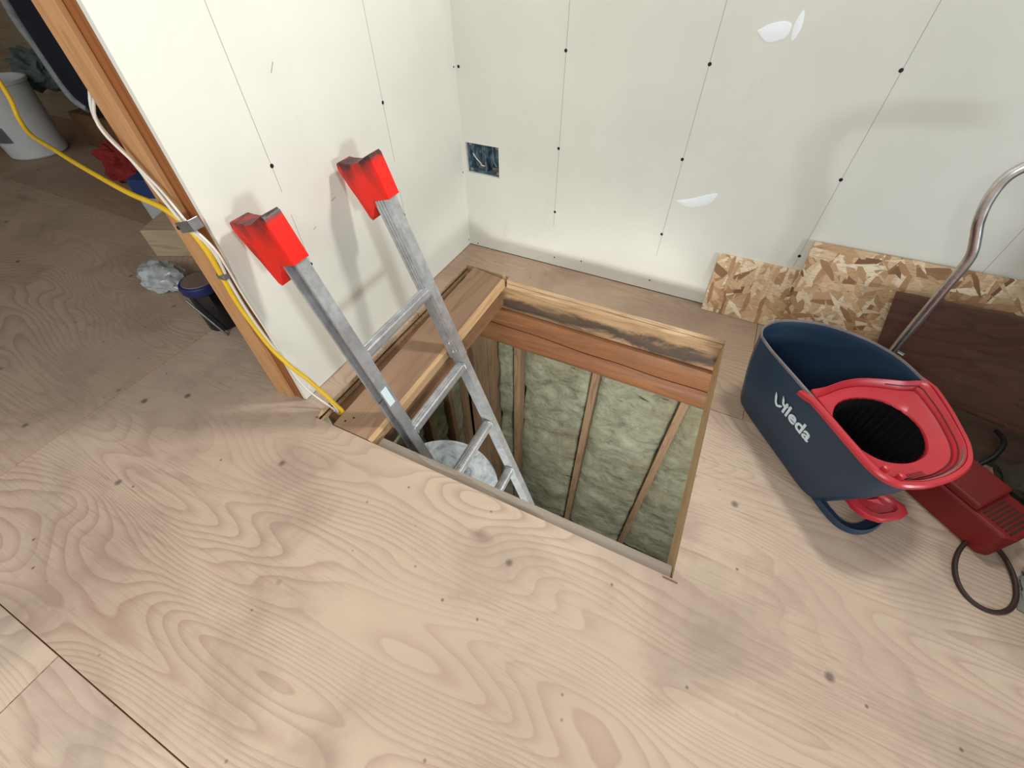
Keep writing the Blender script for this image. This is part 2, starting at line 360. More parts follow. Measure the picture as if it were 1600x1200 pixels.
# lower layer of the deck: its layered edge shows in the slot beside the plank
bm = bmesh.new()
for x0, x1, y0, y1 in ((-4.4, HX0+0.006, -3.2, 0.25), (HX0+0.006, 3.3, -3.2, -1.12), (1.16, 3.3, -1.052, 0.0), (HX0+0.006, 0.27, -0.150, 0.0), (0.27, 1.112, -0.1795, 0.0)):
    bx(bm, x0, x1, y0, y1, -0.036, -0.0185)[1].material_index = 1
sub = fin(bm, 'trim_1', None, None, mats=[M['ply_edge'], M['dark_gap']]); struct(sub, 'dark lower layer of the plywood deck under the floor', 'subfloor')

# ------------------------------------------------------------------ setting: walls
def drill_wall(name, ax, spans, t, mat):
    bm = bmesh.new()
    for a0, a1, z0, z1 in spans:
        if ax == 'y': bx(bm, a0, a1, 0.0, t, z0, z1)
        else: bx(bm, -t, 0.0, a0, a1, z0, z1)
    return fin(bm, name, mat)
wb = drill_wall('wall_back', 'y', [(0.0, 0.015, 0.003, 2.3), (0.154, 3.3, 0.003, 2.3), (0.015, 0.154, 0.003, 0.312), (0.015, 0.154, 0.420, 2.3)], 0.0125, M['dry'])
struct(wb, 'bare white drywall behind the hatch with pencil stud lines and screws', 'wall')
wl = drill_wall('wall_left', 'x', [(-1.008, 0.0, 0.003, 2.3)], 0.0125, M['dry'])
struct(wl, 'bare white drywall panel the ladder leans against', 'wall')
# the framing behind the panels
bm = bmesh.new(); bx(bm, -0.1, -0.0135, -0.95, 0.25, -0.018, 2.3)
c1 = fin(bm, 'wall_partition', M['stud_dark']); struct(c1, 'timber framing behind the left drywall panel', 'wall')
bm = bmesh.new(); bx(bm, -0.0135, 3.3, 0.075, 0.12, -0.1, 2.3)
c2 = fin(bm, 'wall_framing', M['stud_dark']); struct(c2, 'timber framing behind the back drywall', 'wall')
bm = bmesh.new(); bx(bm, -4.4, -0.1, 0.25, 0.3, 0.0, 2.3)
c3 = fin(bm, 'wall_far', M['dark_wood']); struct(c3, 'dim brown boarded wall of the space beyond the partition', 'wall')
bm = bmesh.new(); bx(bm, -4.45, -4.4, -3.2, 0.3, 0.0, 2.3)
c4 = fin(bm, 'wall_end', M['dark_wood']); struct(c4, 'boarded end wall of the space beyond the partition', 'wall')

bm = bmesh.new(); hexa(bm, [(-4.4, .3, 1.15), (-.11, .3, 1.15), (-.11, -1.35, 2.3), (-4.4, -1.35, 2.3), (-4.4, .3, 1.2), (-.11, .3, 1.2), (-.11, -1.35, 2.35), (-4.4, -1.35, 2.35)])
struct(fin(bm, 'ceiling', M['dark_wood']), 'sloping boarded roof over the space beyond the partition', 'ceiling')
def disc(bm, p, n, r, h=0.0008, seg=12):
    n = Vector(n); a = n.orthogonal().normalized(); b = n.cross(a); p = Vector(p)
    rg = lambda rr, hh: [p+n*hh+(a*math.cos(2*math.pi*k/seg)+b*math.sin(2*math.pi*k/seg))*rr for k in range(seg)]
    loops(bm, [rg(r, -0.0005), rg(r, h*0.6), rg(r*0.7, h)], True, True, True)
for x, z in ((.387, .720), (.386, .452), (.389, .229), (.796, .721), (.793, .481), (.793, .233), (1.219, .744), (1.220, .495), (1.222, .259), (.012, .650), (.040, .012), (.401, .038), (.795, .043), (.516, .051)):
    bm = bmesh.new(); disc(bm, (x, 0, z), (0, -1, 0), 0.0048 if z > .1 else .003); fin(bm, 'screw', M['screw'], wb)
for y, z in ((-.811, .614), (-.812, .361), (-.396, .639), (-.399, .313), (-.011, .650), (-.011, .312), (-.010, .026)):
    bm = bmesh.new(); disc(bm, (0, y, z), (1, 0, 0), 0.0048 if abs(y) > .1 else .003); fin(bm, 'screw', M['screw'], wl)
def pencil(par, ax, a, z0, z1, w=0.0004, lean=0.0):
    bm = bmesh.new(); n = 8
    for i in range(n):
        za = z0+(z1-z0)*i/n; zb = z0+(z1-z0)*(i+1)/n; j = a+lean*i
        if ax == 'y': bx(bm, j-w, j+w, -0.0003, 0.0001, za, zb)
        else: bx(bm, -0.0001, 0.0003, j-w, j+w, za, zb)
    fin(bm, 'pencil_line', M['pencil'], par)
for x, z0, z1 in ((.388, .17, 2.0), (.795, .15, 2.0), (1.221, .22, 2.0), (1.655, .2, 2.0)): pencil(wb, 'y', x, z0, z1)
for y, z0, z1 in ((-.812, .555, 2.0), (-.812, .22, .50), (-.396, .48, 2.0), (-.398, .28, .40)): pencil(wl, 'x', y, z0, z1)
bm = bmesh.new()
for y, z, l, a in ((-.67, .48, .018, .2), (-.72, .78, .022, .9), (-.76, .44, .012, .3)):
    bx(bm, -0.0001, 0.0003, -l/2, l/2, -.0007, .0007, T(0, y, z) @ Matrix.Rotation(a, 4, 'X'))
fin(bm, 'pencil_mark', M['pencil'], wl)
def patch(pts):
    bm = bmesh.new(); c = Vector((sum(p[0] for p in pts)/len(pts), 0, sum(p[1] for p in pts)/len(pts)))
    P = smooth_path([(x, 0, z) for x, z in pts+[pts[0]]], 5)[:-1]
    loops(bm, [[p for p in P], [Vector((p.x, -0.0006, p.z)) for p in P], [c.lerp(Vector((p.x, 0, p.z)), .85)+Vector((0, -.0012, 0)) for p in P]], True, False, True)
    fin(bm, 'plaster_patch', M['plaster'], wb, True)
patch([(.884, .796), (.911, .811), (.941, .817), (.957, .810), (.951, .786), (.915, .776)])
patch([(.965, .784), (.961, .812), (.968, .838), (.975, .830), (.979, .806), (.972, .782)])
patch([(.808, .356), (.853, .371), (.923, .401), (.907, .362), (.851, .343)])

# wall end: stud and its pale edging strip
ws = thing('wall_stud', (-0.06, -1.0, 0), 'orange brown stud closing the end of the left drywall panel', 'stud')
ws['kind'] = 'structure'
bm = bmesh.new(); bx(bm, -0.0415, 0.0465, -0.010, 0.05, 0, 2.3); fin(bm, 'stud', M['stud_dark'], ws, bevel=.002)
bm = bmesh.new(); bx(bm, -0.047, 0.016, -0.022, -0.0105, 0, 2.3); o = fin(bm, 'edge_strip', M['stud_light'], ws, bevel=.0015); o['label'] = 'pale planed strip on the stud edge'

# ------------------------------------------------------------------ hatch framing (structure)
def rough_log(name, x0, x1, yc, zc, ry, rz, mat, seed, flat=None, crack=None):
    bm = bmesh.new(); n = 40; seg = 28; R = []
    for i in range(n+1):
        x = x0+(x1-x0)*i/n; r = []
        for k in range(seg):
            a = 2*math.pi*k/seg; c, s = math.cos(a), math.sin(a); e = 0.42
            c = math.copysign(abs(c)**e, c); s = math.copysign(abs(s)**e, s)
            p = Vector((x, yc+c*ry, zc+s*rz)); d = noise.noise(Vector((x*3+seed, c*2, s*2)))*.006
            if crack is not None and c < 0:
                g = p.z-(crack+noise.noise(Vector((x*5, seed, 0)))*.012); d -= 0.010*math.exp(-(g/.004)**2)
            p += Vector((0, c, s)).normalized()*d; r.append(p)
        R.append(r)
    loops(bm, R, True, True, True); return fin(bm, name, mat, None, True)
o = box('trim_2', 0.05, 1.2, -0.176, -0.06, -0.150, -0.037, M['log_stained'], bevel=.004); struct(o, 'pale timber stained black under the far edge of the hatch', 'beam')
# orange log: two rounded faces with a long crack between
def olog():
    bm = bmesh.new(); n = 60; prof = [(-.170, -.151), (-.186, -.158), (-.190, -.185), (-.188, -.215), (-.184, -.240), (-.178, -.2515), (-.158, -.254), (-.178, -.2565), (-.189, -.270), (-.193, -.300), (-.186, -.335), (-.168, -.368), (-.14, -.385), (-.08, -.385), (-.06, -.36), (-.06, -.151)]
    R = []
    for i in range(n+1):
        x = -0.02+1.35*i/n; dz = noise.noise(Vector((x*4, 2.2, 0)))*.010-0.02*(x-.5); dy = noise.noise(Vector((x*3, 7, 0)))*.004
        R.append([Vector((x, y+dy+noise.noise(Vector((x*6, y*30, z*20)))*.002, z+(dz if -.33 < z < -.2 else 0))) for y, z in prof])
    loops(bm, R, True, True, True); return fin(bm, 'trim_3', M['log'], None, True)
struct(olog(), 'orange brown log with a long crack across the far side of the hatch', 'beam')
bm = bmesh.new(); loops(bm, [], True) if False else None
# crack shadow line is the recess itself
o = box('trim_4', 0.284, 1.112, -1.10, -1.010, -0.22, -0.0188, M['joist'], bevel=.003); struct(o, 'grey joist ledge along the near edge of the hatch', 'joist')
o = box('trim_5', 1.113, 1.155, -1.05, -0.152, -0.115, -0.0185, M['board_right'], bevel=.002); struct(o, 'pale board lining the right edge of the hatch', 'board')
o = box('trim_6', 0.066, 0.272, -1.009, -0.215, -0.10, -0.038, M['joist_brown'], bevel=.003); struct(o, 'brown joist under the loose plank', 'joist')

# ------------------------------------------------------------------ room below
def grid_wall(name, corner, du, dv, nu, nv, nrm, amp, seed, label):
    bm = bmesh.new(); c = Vector(corner); du = Vector(du); dv = Vector(dv); nrm = Vector(nrm); V = []
    for j in range(nv+1):
        for i in range(nu+1):
            u, v = i/nu, j/nv; p = c+du*u+dv*v
            edge = min(u, 1-u)*6; pil = min(1, edge)**.5
            d = noise.fractal(p*5+Vector((seed, 0, 0)), .9, 2.1, 5)*amp + pil*amp*1.2 + max(0, noise.noise(Vector((p.x*1.5+seed, p.y*1.5, p.z*6)))-.25)*-.05
            V.append(bm.verts.new(p+nrm*(d-amp)))
    for j in range(nv):
        for i in range(nu):
            a = j*(nu+1)+i; bm.faces.new((V[a], V[a+1], V[a+nu+2], V[a+nu+1]))
    o = fin(bm, name, M['insul'], None, True); return tag(o, label, 'insulation', 'green insulation batts of the lower walls')
studx = [.066, .232, .667, 1.10, 1.53]
names = ['narrow green batt in the corner of the lower wall', 'green batt between the second and third lower studs, behind the ladder', 'wide green insulation batt in the middle bay of the lower wall', 'green insulation batt in the right bay seen through the hatch']
for i, (a, b) in enumerate(zip(studx, studx[1:])):
    grid_wall('insulation_batt', (a+.0205, .045, -2.3), (b-a-.041, 0, 0), (0, 0, 2.24), 26, 110, (0, -1, 0), .022, i*3.3, names[i])
struct(box('wall_lower_back', -0.3, 3.3, .125, .16, -2.3, -.037, M['dark_gap']), 'dark backing of the insulated wall in the room below', 'wall')
for i, x in enumerate(studx[:4]):
    o = box('lower_stud', x-.019, x+.019, .003, .074, -2.3, -.1 if i > 1 else -.1, M['stud_low'], bevel=.002)
    tag(o, ['corner stud of the lower wall, leftmost under the orange log', 'lower wall stud just right of the ladder rail', 'middle lower wall stud between two wide green batts', 'rightmost lower wall stud, seen near the right hatch edge'][i], 'stud', 'studs of the lower walls')
LX = -0.10
tag(box('corner_post', -.094, .045, .0, .07, -2.3, -.1, M['stud_low'], bevel=.003), 'wide brown post filling the corner of the lower walls', 'post')
tag(box('blocking_board', -.09, .05, -.012, -.001, -.46, -.40, M['joist_brown'], bevel=.002), 'short horizontal brown board fixed across the lower corner post', 'board')
ly = [-.04, -.20, -.40, -.80, -1.2]
nm = ['narrow batt of the lower left wall next to its corner', 'batt of the lower left wall seen between plank and ladder', 'batt of the lower left wall above the round tank top', 'batt of the lower left wall below the near end of the plank']
for i, (a, b) in enumerate(zip(ly, ly[1:])):
    grid_wall('insulation_batt', (LX-.03, b+.0205, -2.3), (0, a-b-.041, 0), (0, 0, 2.2), 24, 100, (1, 0, 0), .022, 20+i*3.3, nm[i])
    if i: pass
for y, lb in ((-.04, 'lower left wall stud in the corner by the orange log'), (-.20, 'lower left wall stud nearest the corner, seen beside the ladder'), (-.40, 'lower left wall stud rising from behind the round tank top')):
    tag(box('lower_stud', LX-.06, LX+.004, y-.019, y+.019, -2.3, -.1, M['stud_low'], bevel=.002), lb, 'stud', 'studs of the lower walls')
struct(box('wall_lower_left', LX-.16, LX-.12, -3.2, .12, -2.3, -.037, M['dark_gap']), 'dark backing of the left wall in the room below', 'wall')
struct(box('wall_lower_right', 3.25, 3.3, -3.2, .12, -2.3, -.037, M['dark_wood']), 'right wall of the room below', 'wall')
struct(box('wall_lower_front', -.21, 3.3, -3.25, -3.2, -2.3, -.037, M['dark_wood']), 'front wall of the room below', 'wall')
struct(box('floor_lower', -.25, 3.3, -3.25, .12, -2.35, -2.3, M['concrete']), 'dark floor of the room below the hatch', 'floor')

# white tank
tk = thing('water_tank', (.215, -.79, -2.3), 'white round topped tank standing in the room below behind the ladder', 'tank')
lathe('tank_body', [(.255, 0), (.262, .02), (.262, 1.50), (.256, 1.53)], M['white_plastic'], tk, 64)
lathe('tank_top', [(.258, 1.525), (.270, 1.528), (.272, 1.540), (.266, 1.548), (.255, 1.546), (.12, 1.552), (.0015, 1.553)], M['tank'], tk, 64)

# ------------------------------------------------------------------ plank across the hatch
pk = thing('wood_plank', (.2, -.6, 0), 'wide brown plank lying in the left side of the hatch behind the ladder', 'plank')
def plankbm(shr=0.0):
    bm = bmesh.new(); n = 24; L = [(.137, -1.044), (.107, -.156)]; R = [(.2735, -1.044), (.2625, -.181)]
    rings = []
    for i in range(n+1):
        t = i/n; xl = L[0][0]+(L[1][0]-L[0][0])*t; yl_ = L[0][1]+(L[1][1]-L[0][1])*t; xr = R[0][0]+(R[1][0]-R[0][0])*t; yr_ = R[0][1]+(R[1][1]-R[0][1])*t
        w = noise.noise(Vector((t*9, 0, 0)))*.0012
        rings.append([Vector((xl-.2, yl_+.6, -.0375)), Vector((xr-.2, yr_+.6, -.0375)), Vector((xr-.2+w, yr_+.6, -.006)), Vector((xr-.212+w, yr_+.6, .001)), Vector((xl-.2, yl_+.6, .001))])
    loops(bm, rings, True, True, True)
    bm.faces.ensure_lookup_table()
    bmesh.ops.recalc_face_normals(bm, faces=bm.faces[:])
    for f in bm.faces:
        nn = f.normal
        if nn.x > .3: f.material_index = 1
    return bm
o = fin(plankbm(), 'board', None, pk, mats=[M['plank'], M['plank_edge']])
for x, y in ((.16, -1.02), (.175, -1.0)):
    bm = bmesh.new(); disc(bm, (x-.2, y+.6, .001), (0, 0, 1), .0032); fin(bm, 'nail_head', M['screw'], pk)

# ------------------------------------------------------------------ ladder
K = 0.983
e1 = Vector((.302309, .012106, -.953133)); e2 = Vector((-.953203, 0, -.302332)); e3 = Vector((-.00366, .999927, .01154))
O0 = Vector((.2372, -.9245, .2314)); O = CAM+(O0-CAM)*K; WID = .2975*K; SP = .300*K
LM = frame(O, e2, e3, e1)          # local x = depth towards wall, y = across, z = down the ladder
ld = thing('extension_ladder', (0, 0, 0), 'aluminium ladder with red end covers standing in the hatch and leaning on the wall', 'ladder')
ld.matrix_world = T(*(O+e1*2.6)); LI = T(*(-(O+e1*2.6))) @ LM
def lfin(bm, name, mat, par=ld, **kw):
    bmesh.ops.transform(bm, matrix=LI, verts=bm.verts[:]); return fin(bm, name, mat, par, **kw)
T0, TJ, T1 = -.30, .272, 2.58
def rail(side):
    s = -1 if side == 0 else 1; y0 = 0 if side == 0 else WID
    def chan(bm, t0, t1, d0, d1, fl, th, lip, off=0):
        ya = y0+s*off; a = sorted((ya, ya+s*th)); bx(bm, d0, d1, a[0], a[1], t0, t1)                # web
        for dd in ((d0, d0+th), (d1-th, d1)):
            a = sorted((ya+s*th, ya+s*fl)); bx(bm, dd[0], dd[1], a[0], a[1], t0, t1)                 # flanges
        for dd in ((d0+th, d0+th+lip), (d1-th-lip, d1-th)):
            a = sorted((ya+s*(fl-th), ya+s*fl)); bx(bm, dd[0], dd[1], a[0], a[1], t0, t1)           # lips
    bm = bmesh.new(); chan(bm, T0, TJ, 0, .0515, .0325, .0022, .005)
    for k in range(4):                                                                                # ridges on the inner web
        d = .008+k*.0105; a = sorted((y0, y0-s*.0026)); bx(bm, d, d+.0050, a[0], a[1], T0, TJ-.03)
    r = lfin(bm, 'side_rail', M['alum'], smooth=False)
    bm = bmesh.new(); chan(bm, TJ-.10, T1, .0035, .045, .030, .002, .004, .0025)
    lo = lfin(bm, 'lower_rail', M['alum'])
    for t in (.205, .240):
        bm = bmesh.new(); n = (0, -s, 0)
        disc(bm, (.022, y0-s*.001, t), n, .0062, .003, 14); disc(bm, (.022, y0-s*.001+(-s*.002), t), n, .0035, .004, 8); lfin(bm, 'rivet', M['alum'], r)
        bm = bmesh.new(); disc(bm, (.022, y0+s*.005, t+.07), (0, s, 0), .006, .004, 12); lfin(bm, 'rivet', M['alum'], lo)
    # foot
    bm = bmesh.new(); a = sorted((y0-s*.004, y0+s*.036)); bx(bm, -.004, .05, a[0], a[1], T1-.05, T1+.012); lfin(bm, 'foot_pad', M['black'], smooth=False, bevel=.003)
    # red end cover
    prof = [(-.007, -.271), (-.008, -.33), (-.008, -.374), (-.003, -.3805), (.012, -.3775), (.04, -.370), (.066, -.369), (.09, -.374), (.108, -.380), (.117, -.378), (.1215, -.368), (.121, -.355), (.116, -.335), (.1115, -.313), (.104, -.288), (.098, -.265), (.0945, -.245), (.0925, -.229), (.087, -.223), (.080, -.226), (.060, -.252), (.052, -.258), (.051, -.271)]
    prof = [(d*K, t*K) for d, t in prof]; ys = [y0-s*.0045, y0-s*.0025, y0+s*.0405, y0+s*.0425]; ins = [.0022, 0, 0, .0022]
    bm = bmesh.new(); cx = sum(p[0] for p in prof)/len(prof); cz = sum(p[1] for p in prof)/len(prof); R = []
    for y, i in zip(ys, ins):
        R.append([Vector((d+(cx-d)*i*18, y, t+(cz-t)*i*14)) for d, t in prof])
    loops(bm, R, True, True, True)
    lay = bm.verts.layers.float.new('grime')
    # subdivide side faces for the grime gradient
    bmesh.ops.triangulate(bm, faces=bm.faces[:]); bmesh.ops.subdivide_edges(bm, edges=[e for e in bm.edges if e.calc_length() > .02], cuts=2, use_grid_fill=True)
    for v in bm.verts:
        tt = v.co.z/K; top = max(0, min(1, (-.3655-tt)/.004)); blot = max(0, noise.noise(Vector((v.co.x*25+side*9, 3, tt*25))))*1.3
        v[lay] = min(1.2, max(top*1.2, blot*(.8 if v.co.x > .0 else .15)))
    lfin(bm, 'end_cover', M['red_rubber'], smooth=True)
    return r
ra = rail(0); rb = rail(1)
bm = bmesh.new(); bx(bm, -.0006, .0002, -.0325, -.010, .115, .172); lfin(bm, 'label_sticker', M['white_print'], ra)
rs = [(.0005, .002), (.004, 0), (.030, -.004), (.036, -.001), (.0375, .006), (.034, .016), (.024, .024), (.010, .026), (.003, .023), (.0005, .016)]
for k in range(9):
    bm = bmesh.new(); z = k*SP
    off = [0, .0025][k > 0]
    loops(bm, [[Vector((d, y, z+t)) for d, t in rs] for y in (-.0015-off, WID+.0015+off)], True, True, True)
    for gi in range(3): bx(bm, .007+gi*.008, .009+gi*.008, .002, WID-.002, z-.0048, z-.002)
    lfin(bm, 'rung', M['alum'], smooth=False)
    if k < 5:
        for s, y in ((1, 0.0015), (-1, WID-.0015)):
            bm = bmesh.new(); P = [Vector((d*1.12-.001, y, z+t*1.12-.001)) for d, t in rs]
            tube_bm(bm, P+[P[0]], .0022, 6, False); lfin(bm, 'rung_collar', M['alum'], smooth=True)

# ------------------------------------------------------------------ electrical box
eb = thing('outlet_box', (.0845, .013, .366), 'open metal electrical box with loose wires set in the back wall', 'electrical box')
bm = bmesh.new(); x0, x1, z0, z1, dp = -.068, .068, -.052, .052, .055
for a in ((x0, x1, 0, dp, z0-.0015, z0), (x0, x1, 0, dp, z1, z1+.0015), (x0-.001, x0, 0, dp, z0, z1), (x1, x1+.001, 0, dp, z0, z1), (x0, x1, dp, dp+.001, z0, z1), (-.002, .000, .012, dp, z0, z1)): bx(bm, *a)
fin(bm, 'box_shell', M['ebox'], eb)
for i, (a, b) in enumerate(((-.064, -.050), (.050, .064))):
    box('mounting_tab', a, b, .002, .004, z0, z0+.012, M['steel'], eb); box('mounting_tab', a, b, .002, .004, z1-.012, z1, M['steel'], eb)
box('wire_clamp', -.045, -.015, .03, .05, z0, z0+.014, M['steel'], eb, .002); box('wire_clamp', .018, .048, .03, .05, z0, z0+.014, M['steel'], eb, .002)
tube('wire', [(-.05, .006, .012), (-.04, .01, -.005), (-.028, .02, -.024), (-.03, .05, -.045)], .0022, M['cable_white'], eb)
tube('wire', [(-.028, .02, -.024), (-.02, .015, -.03), (-.008, .02, -.033)], .002, M['cable_white'], eb)
tube('wire', [(-.02, .03, .05), (-.015, .02, .01), (-.02, .03, -.03)], .0014, M['steel'], eb)
tube('wire', [(.02, .035, .05), (.03, .02, .0), (.045, .012, -.022), (.05, .03, -.04)], .0022, M['ebox'], eb)
tube('wire', [(.03, .04, .05), (.045, .03, .02), (.056, .012, .008), (.05, .012, -.004)], .0022, M['ebox'], eb)

# ------------------------------------------------------------------ cables on the stud
yc = thing('yellow_cable', (-.02, -1.03, .575), 'yellow electrical cable crossing the floor view and running down the stud into the slot', 'cable')
def rel(ps, o): return [tuple(Vector(p)-Vector(o)) for p in ps]
o0 = (-.02, -1.03, .575)
tube('cable', rel([(-.80, -.80, 1.5), (-.88, -.84, 1.0), (-.90, -.85, .76), (-.925, -.85, .66), (-.93, -.862, .61), (-.86, -.886, .582), (-.66, -.93, .588), (-.469, -.974, .598), (-.215, -1.020, .600), (-.085, -1.032, .597), (-.030, -1.034, .572), (-.012, -1.032, .52), (-.016, -1.030, .45), (-.018, -1.030, .38), (-.006, -1.030, .31), (.012, -1.028, .235), (.045, -1.022, .175), (.075, -1.012, .125), (.11, -1.0, .045), (.128, -.995, .0), (.10, -.99, -.030)], o0), .0058, M['yellow'], yc, 8)
wc = thing('white_cable', (-.02, -1.03, .575), 'pair of white electrical cables stapled down the end stud beside the yellow one', 'cable')
tube('cable', rel([(-.15, -.90, .90), (-.135, -.98, .82), (-.112, -1.034, .755), (-.080, -1.033, .685), (-.058, -1.034, .632), (-.030, -1.036, .578), (.000, -1.030, .535), (.000, -1.026, .49), (-.010, -1.024, .44), (-.005, -1.026, .36), (.004, -1.024, .28), (.022, -1.022, .21), (.06, -1.016, .135), (.10, -1.004, .06), (.115, -1.0, .0), (.09, -.99, -.03)], o0), .0034, M['cable_white'], wc, 8)
tube('cable', rel([(-.14, -.89, .90), (-.125, -.97, .82), (-.104, -1.038, .755), (-.072, -1.036, .685), (-.048, -1.031, .636), (-.020, -1.033, .580), (.010, -1.028, .53), (.010, -1.023, .48), (.006, -1.020, .40), (.012, -1.017, .30), (.018, -1.016, .22), (.022, -1.014, .12), (.045, -1.010, .06), (.10, -1.0, .0), (.08, -.99, -.03)], o0), .0027, M['cable_white'], wc, 8)
cp = thing('cable_clamp', (-.022, -1.04, .572), 'grey metal strap clamp holding the cables on the stud', 'clamp')
mx = Matrix.Rotation(math.radians(-18), 4, 'Y')
bm = bmesh.new(); bx(bm, -.024, .030, -.003, -.001, -.011, .011, mx); bx(bm, .028, .030, -.003, .02, -.011, .011, mx); bx(bm, -.036, -.024, .002, .012, -.008, .008, mx); fin(bm, 'strap', M['steel'], cp, bevel=.001)
bm = bmesh.new(); disc(bm, (-.022, -.003, -.006), (0, -1, 0), .004, .002); fin(bm, 'screw', M['screw'], cp)
st_ = tag(box('cable_staple', -.026, -.002, -1.036, -1.020, .445, .457, M['steel'], None, .002), 'small grey staple over the cables below the strap clamp', 'staple')

# ------------------------------------------------------------------ OSB boards and brown panel
def lean_board(name, bl, br, tr, tl, th, mat, label, cat, mat2=None):
    ex = (Vector(br)-Vector(bl)).normalized(); up = (Vector(tl)-Vector(bl)).normalized(); nb = ex.cross(up).normalized()
    if nb.y < 0: nb = -nb
    ez = up; p = [Vector(q) for q in (bl, br, tr, tl)]; bm = bmesh.new()
    hexa(bm, [p[0], p[1], p[1]+nb*th, p[0]+nb*th, p[3], p[2], p[2]+nb*th, p[3]+nb*th])
    o = fin(bm, name, mat, None, bevel=.0012); return tag(o, label, cat)
lean_board('strand_board', (1.006, -.034, .001), (1.275, -.034, .001), (1.275, -.012, .214), (.996, -.012, .214), .011, M['osb1'], 'small strand board offcut standing against the drywall, left of the larger one', 'board')
lean_board('strand_board', (1.262, -.072, .001), (2.25, -.072, .001), (2.25, -.022, .335), (1.236, -.022, .322), .011, M['osb2'], 'large strand board leaning on the wall behind the blue bucket', 'board')
lean_board('brown_board', (1.535, -.150, .001), (2.03, -.266, .001), (2.01, -.168, .31), (1.476, -.095, .262), .014, M['brown_panel'], 'scratched dark brown panel leaning on the strand board behind the bucket', 'board')

tag(box('wood_splinter', 1.092, 1.125, -1.0535, -1.0515, .001, .0028, M['joist_brown']), 'thin wood splinter lying at the near right corner of the hatch', 'splinter')

# ------------------------------------------------------------------ mop bucket
BC = Vector((1.389, -.511, 0)); ang = math.atan2(-.79, .61)
bk = thing('mop_bucket', BC, 'navy blue mop bucket with red spin wringer standing right of the hatch', 'bucket', ang)
rim = [(-.205, -.143), (-.232, -.122), (-.247, -.085), (-.248, -.045), (-.236, .000), (-.215, .045), (-.183, .086), (-.140, .124), (-.095, .144), (-.055, .153), (-.010, .152), (.040, .143), (.096, .122), (.145, .100), (.191, .074), (.223, .037), (.240, -.012), (.245, -.060), (.243, -.095), (.232, -.128), (.205, -.147), (.144, -.150), (.07, -.149), (0, -.148), (-.09, -.147), (-.16, -.146)]
base = [(-.165, -.120), (-.190, -.105), (-.200, -.080), (-.200, -.050), (-.192, -.010), (-.175, .030), (-.150, .066), (-.118, .094), (-.085, .110), (-.055, .116), (-.010, .116), (.030, .110), (.070, .096), (.102, .078), (.130, .056), (.148, .030), (.156, -.010), (.158, -.045), (.158, -.080), (.152, -.105), (.135, -.122), (.10, -.128), (.06, -.128), (0, -.128), (-.07, -.127), (-.12, -.125)]
def dense(poly, n=6):
    P = smooth_path([(x, y, 0) for x, y in poly+[poly[0]]], n); return [(p.x, p.y) for p in P[:-1]]
rimd = dense(rim); based = dense(base)
def sect(t, z, inset=0.0, dz=0):
    out = []; cx = sum(p[0] for p in rimd)/len(rimd); cy = sum(p[1] for p in rimd)/len(rimd)
    for (a, b), (c, d) in zip(based, rimd):
        x = a+(c-a)*t; y = b+(d-b)*t; v = Vector((x-cx, y-cy)); L = v.length; v *= (L-inset)/L
        rise = .006*max(0, min(1, (-x-.15)/.1)) if z > .2 else 0
        out.append(Vector((v.x+cx, v.y+cy, z+rise)))
    return out
bm = bmesh.new()
lv = [(.0, .012), (.03, .004), (.05, .010)]
rings = [sect(0, .006, .012), sect(.05, .0015, .004), sect(.12, .010), sect(.32, .05), sect(.58, .10), sect(.78, .15), sect(.90, .195), sect(.97, .225), sect(1.0, .236), sect(1.0, .240, .001), sect(1.0, .241, .003), sect(1.0, .238, .0045), sect(.96, .22, .005), sect(.76, .15, .005), sect(.32, .06, .005), sect(.15, .02, .008), sect(.05, .014, .03)]
loops(bm, rings, True, True, True); fin(bm, 'bucket_body', M['navy'], bk, True)
bm = bmesh.new(); R = [sect(1.0, .236, -.0015), sect(1.0, .2415, -.0012), sect(1.0, .2432, .001), sect(1.0, .2430, .003), sect(1.0, .2385, .0045)]
loops(bm, R, True); o = fin(bm, 'rim', M['rim_grey'], bk, True); o['label'] = 'scuffed grey rim edge'
# wringer
outer = [(-.012, -.140), (.07, -.146), (.144, -.148), (.205, -.146), (.233, -.128), (.243, -.095), (.246, -.06), (.241, -.012), (.224, .037), (.192, .073), (.145, .098), (.096, .120), (.050, .136), (.020, .142), (.012, .10), (-.004, .055), (-.019, .0), (-.020, -.05), (-.012, -.10)]
hole = [(.05, -.112), (.022, -.078), (.013, -.035), (.024, .015), (.050, .045), (.082, .058), (.118, .057), (.151, .041), (.178, .014), (.190, -.02), (.190, -.055), (.176, -.09), (.150, -.112), (.118, -.124), (.082, -.123)]
HC = Vector((.105, -.034, 0)); NA = 96
def radial(poly):
    P = [Vector((x, y, 0))-HC for x, y in dense(poly, 4)]; out = []
    for k in range(NA):
        a = 2*math.pi*k/NA; d = Vector((math.cos(a), math.sin(a), 0)); best = None
        for i in range(len(P)):
            p, q = P[i], P[(i+1) % len(P)]; e = q-p; den = d.x*e.y-d.y*e.x
            if abs(den) < 1e-9: continue
            t = (p.x*e.y-p.y*e.x)/den; u = (p.x*d.y-p.y*d.x)/den
            if t > 0 and -1e-6 <= u <= 1+1e-6 and (best is None or t > best): best = t
        out.append((d, best))
    return out
ro = radial(outer); rh = radial(hole)
def rr(f, z, off=0): return [HC+d*(h+(o-h)*f+off)+Vector((0, 0, z)) for (d, o), (_, h) in zip(ro, rh)]
wr = thing('x', (0, 0, 0), 'x', 'x'); bpy.data.objects.remove(wr)
bm = bmesh.new()
